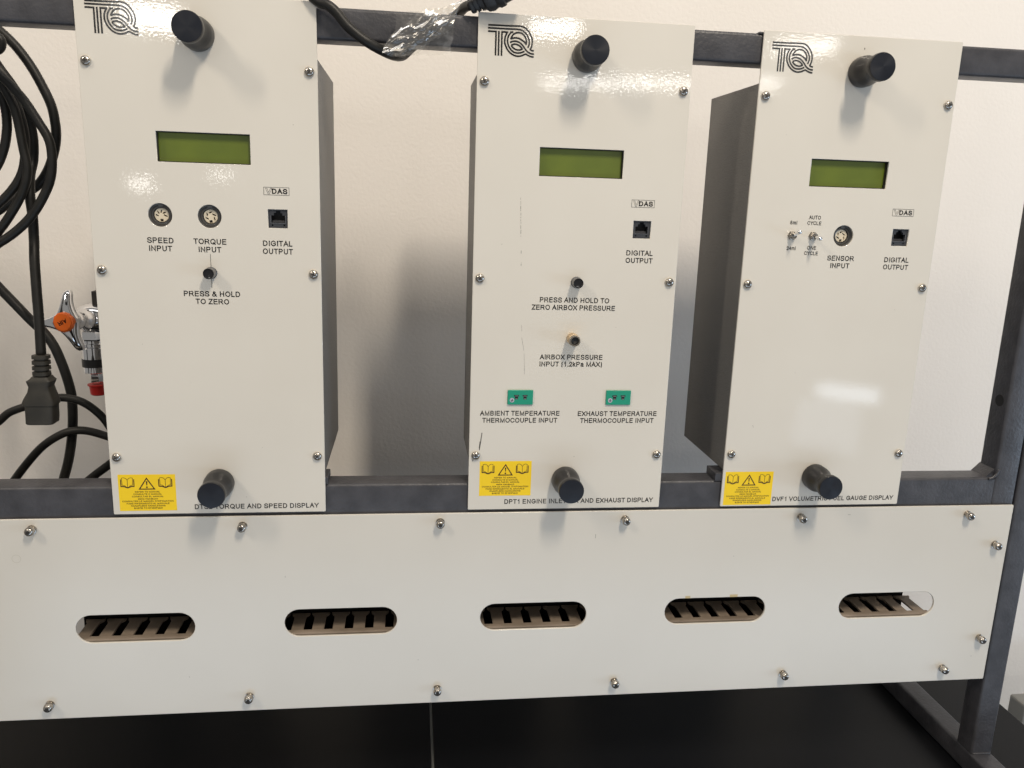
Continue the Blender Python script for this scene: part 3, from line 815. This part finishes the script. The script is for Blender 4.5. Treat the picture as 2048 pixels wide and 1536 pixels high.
# scratches
bm = bmesh.new()
rs = random.Random(9)
zz = 279.6
while zz > 221:
    l = rs.uniform(.5, 3.4); xx = 39.1 + (279 - zz) * .042 + rs.uniform(-.12, .12)
    if zz > 246 or rs.random() < .35: ribbon(bm, [(xx * MM, zz * MM), ((xx + .05) * MM, (zz - l) * MM)], rs.uniform(.00012, .00042), YT, 0, False)
    zz -= l + rs.uniform(.2, 1.6)
for a, b in (((43.6, 171), (44.0, 165.5)), ((44.1, 160), (46.6, 148)), ((46.7, 146), (47.8, 127))): ribbon(bm, [(a[0] * MM, a[1] * MM), (b[0] * MM, b[1] * MM)], .00012, YT, 0, False)
ribbon(bm, [(.0113, .0732), (.0106, .0676), (.0100, .0625), (.0092, .0570)], .0007, YT, 0)
ribbon(bm, [(.0097, .0650), (.0091, .0585)], .0006, YT - 1e-6, 0, False)
ribbon(bm, [(.0030, .0497), (.0038, .0478), (.0034, .0465)], .0006, YT, 0, False)
for f in bm.faces:
    f.normal_update()
    if f.normal.y > 0: f.normal_flip()
me = bpy.data.meshes.new("scratch"); bm.to_mesh(me); bm.free(); link_mesh("scratch", me, SCRATCH, u2)

u3, tx = instrument("display_unit", "cream fuel gauge display unit with two toggle switches, rightmost of three", .614977, -.00051,
                    [(91.5, 255.8)], (.003, .177), .1225, [(-.0065, .176, .0246, .0325), (-.0035, .176, .4205, .4222)], (90.8, 29.4))
din(u3, 91.5, 255.8, 'torque')
tx("SENSOR", 91.4, 236.0, 25.6); tx("INPUT", 91.5, 229.4, 18.2)
for i, (x, dx, dzt) in enumerate(((43.0, .3, 3.6), (62.6, .2, -1.4))):
    bm = bmesh.new()
    lathe(bm, [(.0001, 0), (4.1, 0), (4.1, .5), (3.7, .5), (3.7, 2.3), (3.3, 2.5), (3.3, .0)][:6], 0, 0, 0, 6)
    lathe(bm, [(.0001, 2.2), (2.9, 2.2), (2.9, 4.2), (2.6, 4.6), (1.9, 4.6), (1.7, 4.0), (.0001, 4.0)], 0, 0, 0, 24)
    for v in bm.verts: v.co *= MM
    s = bm_obj("toggle_switch", bm, NICKEL, u3, auto=35); s.location = (x * MM, 0, .2548)
    bm = bmesh.new()
    tube(bm, [(0, -.003, 0), (dx * .5 * MM, -.008, dzt * .5 * MM), (dx * MM, -.0135, dzt * MM)], lambda t: .00125 + .0006 * max(0, t) ** 1.5, 16, 8)
    bmesh.ops.create_uvsphere(bm, u_segments=16, v_segments=10, radius=.0019, matrix=Matrix.Translation((dx * MM, -.0135, dzt * MM)))
    bm_obj("toggle_lever", bm, CHROME, s, smooth=True)
sm = lambda body, cx, zc, w: tx(body, cx, zc, w, 3.3)
sm("8ml", 43.4, 266.2, 6.5); sm("24ml", 43.4, 243.8, 8.6); sm("AUTO", 62.7, 271.2, 11.2); sm("CYCLE", 62.7, 266.3, 13.0)
sm("ONE", 62.7, 244.6, 8.4); sm("CYCLE", 62.7, 239.8, 13.0)
sticker(u3, 2.6, 34.5)
specks(u3, 3, ((150, 190), (60, 130), (28, 340)))
tx("DVF1 VOLUMETRIC FUEL GAUGE DISPLAY", 113.3, 6.9, 123.6)
bm = bmesh.new(); box(bm, .0902, .0908, YT, -.00002, .4125, .4139)
box(bm, .0243, .0247, YT, -.00002, .0792, .0798); box(bm, .0250, .0252, YT, -.00002, .0780, .0788)
bm_obj("paint_chip", bm, SCRATCH, u3)

# ------------------------------------------------------------------ cables on the left
T4 = lambda lst: [(a * 1e-4, b * 1e-4, c * 1e-4) for a, b, c in lst]
CORD_OUTER = [(-437, 1050, 4139), (-324, 1050, 4057), (-202, 1050, 3933), (-97, 1050, 3778), (-17, 1050, 3615), (44, 1050, 3454), (64, 1050, 3289), (57, 1050, 3164), (20, 1050, 3024), (-44, 1050, 2878), (-135, 1050, 2761), (-252, 1050, 2686), (-383, 1050, 2607), (-519, 1050, 2510), (-648, 1050, 2483)]
CORD_DROP = [(-425, 900, 3952), (-288, 900, 3726), (-218, 900, 3620), (-142, 900, 3480), (-92, 900, 3316), (-74, 900, 3149), (-90, 900, 2979), (-105, 850, 2849), (-100, 800, 2677), (-95, 800, 2505), (-102, 800, 2287), (-93, 750, 2115), (-78, 700, 1864), (-60, 650, 1594), (-50, 600, 1270)]
CORD_A = [(-328, 750, 3813), (-227, 750, 3652), (-159, 750, 3535), (-106, 750, 3380), (-76, 750, 3193), (-88, 750, 3018), (-126, 750, 2866), (-204, 750, 2737), (-330, 750, 2606), (-461, 750, 2517)]
CORD_B = [(-273, 620, 3757), (-168, 620, 3645), (-87, 620, 3562), (4, 620, 3448), (93, 620, 3295), (170, 620, 3140), (181, 620, 2981), (154, 620, 2819), (75, 620, 2653), (-32, 620, 2498), (-161, 620, 2372), (-304, 620, 2270), (-431, 620, 2211)]
CORD_C = [(-340, 800, 3741), (-288, 800, 3583), (-238, 800, 3444), (-230, 800, 3285), (-251, 800, 3148), (-291, 800, 3025), (-356, 800, 2902), (-457, 800, 2793)]
CORD_D = [(-208, 700, 3614), (-112, 700, 3378), (-75, 700, 3053), (-58, 700, 2930), (-73, 700, 2812), (-131, 700, 2672), (-223, 700, 2521), (-330, 700, 2377), (-466, 700, 2240)]
CORD_E = [(-331, 800, 4018), (-227, 800, 3965), (-212, 800, 3914), (-244, 800, 3865), (-351, 800, 3820)]
CAB1 = [(-819, 1300, 1987), (-662, 1300, 1792), (-538, 1300, 1641), (-412, 1300, 1488), (-305, 1300, 1372), (-221, 1300, 1230), (-152, 1300, 1012), (-109, 1300, 795), (-104, 1300, 637), (-124, 1300, 390), (-181, 1300, 97), (-264, 1300, -162), (-342, 1300, -348)]
CAB2 = [(-791, 1000, 453), (-646, 1000, 571), (-553, 1000, 650), (-396, 1000, 713), (-248, 1000, 773), (-125, 1000, 793), (-26, 1000, 793), (97, 1000, 759), (209, 1000, 680), (310, 1000, 560), (402, 1000, 374)]
CAB3 = [(-800, 1200, -304), (-690, 1200, -127), (-541, 1200, 70), (-382, 1200, 245), (-223, 1200, 357), (-89, 1200, 408), (56, 1200, 408), (240, 1200, 351), (446, 1200, 262)]
CAB4 = [(-144, 1100, -222), (4, 1100, -119), (150, 1100, -1), (259, 1100, 82), (428, 1100, 215)]
coil = thing("coiled_cord", "looped black power cord hanging at the left edge, its socket plug dangling below", "power cord", (-.01, .06, .1289))
QO = Vector((-.01, .06, .1289))


def cord(parent, name, pts, r, org=Vector((0, 0, 0)), closed_left=True):
    bm = bmesh.new(); tube(bm, [Vector(p) - org for p in T4(pts)], r, 14, 7)
    return bm_obj(name, bm, RUBBER, parent, smooth=True)


def loop_left(pts, out):
    """continue a loop round its unseen left side"""
    a, b = Vector(pts[0]), Vector(pts[-1])
    m = (a + b) / 2
    return [tuple(b.lerp(m, .25) + Vector((-out * .75, 0, -120))), tuple(m + Vector((-out, 0, 0))), tuple(a.lerp(m, .25) + Vector((-out * .75, 0, 120)))]


for pts, r, out in ((CORD_OUTER, .0041, 520), (CORD_A, .0037, 380), (CORD_B, .0038, 480), (CORD_C, .0038, 330), (CORD_D, .0037, 420), (CORD_E, .0037, 200)):
    cord(coil, "cord_loop", [tuple(p) for p in pts] + loop_left(pts, out) + [pts[0]], r, QO)
cord(coil, "cord_drop", CORD_DROP, .0042, QO)
# socket plug (built round its own outline, real depth)
def plug_mesh(bm, rows, ex=4.0, n=28):
    """rows: (x centre, half width, half depth, z), squarish sections"""
    rings = []
    for cx, cy, hw, hd, z in rows:
        ring = []
        for k in range(n):
            a = 2 * math.pi * k / n; c, s = math.cos(a), math.sin(a)
            ring.append(bm.verts.new((cx + hw * math.copysign(abs(c) ** (2 / ex), c), cy + hd * math.copysign(abs(s) ** (2 / ex), s), z)))
        rings.append(ring)
    for a, b in zip(rings, rings[1:]):
        for k in range(n): bm.faces.new((a[k], a[(k + 1) % n], b[(k + 1) % n], b[k]))
    bm.faces.new(rings[0]); bm.faces.new(rings[-1])


bm = bmesh.new()
rows = [(-.0043, .058, .0060, .0055, .1262)]
z = .1290
rr = []
for i in range(4):
    rr += [(-.0043 - i * .0002, .058, .0072, .0066, z), (-.0043 - i * .0002, .058, .0073, .0067, z - .0030), (-.0043 - i * .0002, .058, .0056, .0052, z - .0032), (-.0043 - i * .0002, .058, .0056, .0052, z - .0046)]
    z -= .0050
plug_mesh(bm, [tuple([a - QO.x, b - QO.y, c, d, e - QO.z]) for a, b, c, d, e in rr], 2.6)
pr = bm_obj("strain_relief", bm, PLUGM, coil, auto=30)
bm = bmesh.new()
rr = [(-.0050, .058, .0074, .0070, .1098), (-.0052, .058, .0085, .0078, .1080), (-.0058, .058, .0109, .0085, .1062), (-.0060, .058, .0104, .0084, .1045), (-.0062, .058, .0090, .0080, .1010),
      (-.0063, .058, .0102, .0085, .0960), (-.0072, .058, .0128, .0092, .0905), (-.0078, .058, .0142, .0095, .0862), (-.0076, .058, .0137, .0094, .0840), (-.0074, .058, .0124, .0088, .0834), (-.0078, .058, .0124, .0088, .0720), (-.0082, .058, .0122, .0086, .0672), (-.0084, .058, .0112, .0078, .0664)]
plug_mesh(bm, [tuple([a - QO.x, b - QO.y, c, d, e - QO.z]) for a, b, c, d, e in rr], 5.5)
bm_obj("plug_body", bm, PLUGM, coil, auto=32)

for nm, pts, r, lb in (("power_cable", CAB1, .0046, "thick black cable running down the wall beside the chrome air valve"),
                       ("power_cable", CAB2, .0038, "thin black cable arching behind the dangling socket plug"),
                       ("power_cable", CAB3, .0040, "black cable humped just above the lower rail, left of the torque unit"),
                       ("power_cable", CAB4, .0042, "short length of black cable in the corner between lower rail and torque unit")):
    o = cord(None, nm, pts, r); tag(o, lb, "cable", "loose black cables on the left")

# ------------------------------------------------------------------ cord over the top rail, with its plug
TOPC = [(2358, 0, 4344), (2489, -40, 4228), (2570, -60, 4199), (2638, -60, 4149), (2717, -60, 4059), (2809, -60, 3987), (2897, -50, 3935), (2989, 0, 3898), (3077, 150, 3890), (3148, 340, 3925), (3227, 420, 4009), (3331, 420, 4086), (3456, 420, 4192), (3597, 330, 4268), (3650, 150, 4290), (3700, 20, 4283)]
top = thing("draped_cord", "black power cord looped over the top rail with its plug lying on the middle unit", "power cord", (.37, .0, .43))
TO = Vector((.37, 0, .43))
cord(top, "cord", TOPC, .0040, TO)
bm = bmesh.new()
d0 = Vector((.3680, -.001, .4262)); d1 = Vector((.3905, -.010, .4370)); ax = (d1 - d0).normalized()
up = Vector((-.35, -.45, 1)).normalized(); side = ax.cross(up).normalized(); up = side.cross(ax)
rings = []
prof = [(0, .0050), (.001, .0058), (.0035, .0058), (.0037, .0048), (.0048, .0048), (.005, .0064), (.0075, .0064), (.0077, .0052), (.0088, .0052), (.009, .0072), (.0118, .0076), (.0135, .0098), (.018, .0108), (.0215, .0100), (.0235, .0112), (.0275, .0112), (.0285, .0098), (.045, .0095)]
for d, r in prof:
    ring = []
    for k in range(24):
        a = 2 * math.pi * k / 24; c, s = math.cos(a), math.sin(a); e = 2 / 3.6
        ring.append(bm.verts.new(d0 + ax * d + side * (r * math.copysign(abs(c) ** e, c)) * .85 + up * (r * math.copysign(abs(s) ** e, s)) - TO))
    rings.append(ring)
for a, b in zip(rings, rings[1:]):
    for k in range(24): bm.faces.new((a[k], a[(k + 1) % 24], b[(k + 1) % 24], b[k]))
bm.faces.new(rings[0]); bm.faces.new(rings[-1])
bm_obj("plug_body", bm, BLACKP, top, auto=30)

# ------------------------------------------------------------------ crumpled clear bag on the cord
BAG = [(2985, 3862), (3005, 3925), (3035, 3970), (3089, 4037), (3099, 4174), (3256, 4196), (3378, 4211), (3493, 4232), (3615, 4290), (3593, 4231), (3571, 4179), (3554, 4135), (3550, 4005), (3528, 3945), (3540, 3895), (3420, 3872), (3304, 3871), (3189, 3853), (3073, 3840)]


def inside(x, z, P):
    c = False; j = len(P) - 1
    for i in range(len(P)):
        if (P[i][1] > z) != (P[j][1] > z) and x < (P[j][0] - P[i][0]) * (z - P[i][1]) / (P[j][1] - P[i][1]) + P[i][0]: c = not c
        j = i
    return c


bag = thing("plastic_bag", "crumpled clear plastic bag twisted round the cord in front of the top rail", "plastic bag", (.33, -.006, .405))
BO = Vector((.33, -.006, .405))
BP = [(a * 1e-4, b * 1e-4) for a, b in BAG]


def ridge(v): return 1 - abs(noise.noise(v)) * 2


def crumple(x, z, seed):
    """a loose film with soft folds, gathered into a rope of sharper creases along its diagonal"""
    u = ((x - .300) + (z - .386) * .78) / 1.27; d = ((z - .4015) - (x - .325) * .70) / 1.22
    core = math.exp(-(d / .0105) ** 2)
    f = ridge(Vector((u * 52 + seed, d * 125, seed))) + .35 * ridge(Vector((u * 90, d * 240 + seed, seed)))
    g = noise.noise(Vector((x * 38, z * 52, seed + 3)))
    return f * .0030 * core + g * .0016 + .0006 * noise.noise(Vector((x * 110, z * 90, seed)))


for layer in range(2):
    bm = bmesh.new(); nx, nz = 130, 92
    X0, X1, Z0, Z1 = .297, .363, .3825, .4300
    grid = {}
    for i in range(nx + 1):
        for k in range(nz + 1):
            x = X0 + (X1 - X0) * i / nx; z = Z0 + (Z1 - Z0) * k / nz
            if layer == 1:
                d = abs((z - .4015) - (x - .325) * .70) / 1.22
                if d > .0115 + .003 * noise.noise(Vector((x * 90, z * 60, 0))): continue
            if not inside(x, z, BP): continue
            y = -.0062 - crumple(x, z, 1.7 + layer * 5.1) - layer * .0042
            grid[i, k] = bm.verts.new((x - BO.x, y - BO.y, z - BO.z))
    for i in range(nx):
        for k in range(nz):
            q = [grid.get(p) for p in ((i, k), (i + 1, k), (i + 1, k + 1), (i, k + 1))]
            if all(q): bm.faces.new(q)
            else:
                q = [v for v in q if v]
                if len(q) == 3: bm.faces.new(q)
    for v in [v for v in bm.verts if not v.link_faces]: bm.verts.remove(v)
    bm_obj("film", bm, FILM, bag, smooth=True)

# ------------------------------------------------------------------ chrome air valve on the wall
valve = thing("air_valve", "chrome wall valve with star handle, orange AIR button and red end cap", "valve", (-.008, .30, .13))
VO = Vector((-.008, .30, .13))
VC = Vector((-.0216, .155, .1437))     # centre of the orange button (handle axis points at the room)
Vb = Vector((-.0140, .213, .1395))     # body centre
ax = (VC - Vb).normalized()
# body
bm = bmesh.new()
bmesh.ops.create_uvsphere(bm, u_segments=36, v_segments=20, radius=.0160, matrix=Matrix.Translation(Vb - VO) @ Matrix.Diagonal((1.30, 1, 1, 1)))
tube(bm, [Vb - VO, Vb - VO + Vector((.003, .045, 0)), Vb - VO + Vector((.004, .086, 0))], .0115, 28, 3)
bm_obj("valve_body", bm, CHROME, valve, smooth=True)
bm = bmesh.new()
q0 = Vb - VO; q1 = VC - VO - ax * .006
tube(bm, [q0, q0.lerp(q1, .5), q1], lambda t: .0118 - .0045 * t + .0012 * math.sin(t * 20), 28, 10)
bm_obj("valve_stem", bm, CHROME, valve, smooth=True)
# star handle: three tapering arms round the button
fr = ax; upv = (Vector((0, 0, 1)) - fr * fr.z).normalized(); rt = fr.cross(upv) * -1
if rt.x < 0: rt = -rt
Cc = VC - VO - ax * .007
bm = bmesh.new()
Rh = Matrix((rt, upv, fr)).transposed().to_4x4()
bmesh.ops.create_cone(bm, cap_ends=True, segments=32, radius1=.0122, radius2=.0112, depth=.009, matrix=Matrix.Translation(Cc) @ Rh)
for ang, ln in ((91, .0275), (-70, .0270), (186, .0260)):
    a = math.radians(ang); u = rt * math.cos(a) + upv * math.sin(a); w = (rt * -math.sin(a) + upv * math.cos(a))
    rings = []
    for s in range(12):
        t = s / 11; hw = .0085 * (1 - t) ** 2.2 + .0036 + .0010 * t; 
        if s == 11: hw *= .55
        if s == 10: hw *= .88
        hd = .0042 + .0012 * (1 - t)
        if s == 11: hd *= .6
        c = Cc + u * (.004 + ln * t) + fr * (.001 - .006 * t * t)
        rings.append([bm.verts.new(c + w * hw * math.copysign(abs(math.cos(2 * math.pi * k / 20)) ** .7, math.cos(2 * math.pi * k / 20)) + fr * hd * math.copysign(abs(math.sin(2 * math.pi * k / 20)) ** .7, math.sin(2 * math.pi * k / 20))) for k in range(20)])
    for p, q in zip(rings, rings[1:]):
        for k in range(20): bm.faces.new((p[k], p[(k + 1) % 20], q[(k + 1) % 20], q[k]))
    bm.faces.new(rings[0]); bm.faces.new(rings[-1])
hd_ = bm_obj("handle", bm, CHROME, valve, auto=40)
bm = bmesh.new()
Cb = VC - VO
bmesh.ops.create_cone(bm, cap_ends=True, segments=12, radius1=.0108, radius2=.0099, depth=.0060, matrix=Matrix.Translation(Cb - ax * .0005) @ Rh)
es = [e for e in bm.edges if all((v.co - Cb).dot(ax) > .001 for v in e.verts)]
bmesh.ops.bevel(bm, geom=es, offset=.0012, segments=3, affect='EDGES')
btn = bm_obj("orange_button", bm, ORANGE, valve, auto=60)
me = stroke_text("AIR", .2)
xs = [v.co.x for v in me.vertices]; xm = (min(xs) + max(xs)) / 2; sc = .0098 / (max(xs) - min(xs)); ra = math.radians(207)
for v in me.vertices:
    a, b = (v.co.x - xm) * sc, (v.co.y - .5) * sc
    a, b = a * math.cos(ra) - b * math.sin(ra), a * math.sin(ra) + b * math.cos(ra)
    v.co = Cb + rt * a + upv * b + ax * (.0027 + v.co.z * sc)
link_mesh("lettering", me, INK, btn)
# lower outlet
def vl(name, prof, cx, cy, zt, m, n=36):
    bm = bmesh.new(); lathe(bm, prof, cx - VO.x, zt - VO.z, 0, n, axis='Z', cy=cy - VO.y)
    return bm_obj(name, bm, m, valve, auto=35)


vx, vy = -.0172, .215
vl("hex_collar", [(.0001, 0), (.0128, 0), (.0132, .001), (.0132, .0090), (.0110, .0100)], vx, vy, .1262, CHROME, 6)
vl("quick_coupler", [(.0110, 0), (.0110, .003), (.0120, .0035), (.0121, .0065), (.0112, .0072), (.0126, .0085), (.0126, .0200)], vx, vy, .1158, CHROME)
vl("rubber_band", [(.0001, 0), (.0129, 0), (.0129, .0088), (.0001, .0088)], vx, vy, .0957, BLACKP)
vl("coupler_tail", [(.0125, 0), (.0125, .0058), (.0108, .0072), (.0070, .0080)], vx, vy, .0868, CHROME)
vl("outlet_nut", [(.0060, 0), (.0076, .0012), (.0076, .0090), (.0064, .0105)], vx + .0008, vy, .0787, CHROME, 6)
vl("red_end_cap", [(.0001, 0), (.0104, 0), (.0104, .0012), (.0088, .0016), (.0080, .0110), (.0066, .0122), (.0001, .0123)], vx + .0010, vy, .0670, RED)
bm = bmesh.new(); box(bm, -.0128 - VO.x, -.0050 - VO.x, .207 - VO.y, .219 - VO.y, .1540 - VO.z, .1690 - VO.z, .0008)
bm_obj("top_stub", bm, mat("brown_stub", (.06, .05, .042), .5), valve)
bm = bmesh.new(); lathe(bm, [(.0001, 0), (.024, 0), (.022, .004), (.012, .006)], Vb.x + .004 - VO.x, Vb.z - VO.z, -.0005, 40)
bm_obj("wall_flange", bm, CHROME, valve, auto=35)

# ------------------------------------------------------------------ grey box at the right edge
bm = bmesh.new(); box(bm, 0, .12, 0, .03, -.25, 0, .003)
g = bm_obj("grey_box", bm, GREYBOX); g.location = (1.158, .195, -.374)
tag(g, "plain grey box half hidden beyond the desk at the lower right edge", "box")
bpy.context.view_layer.update()
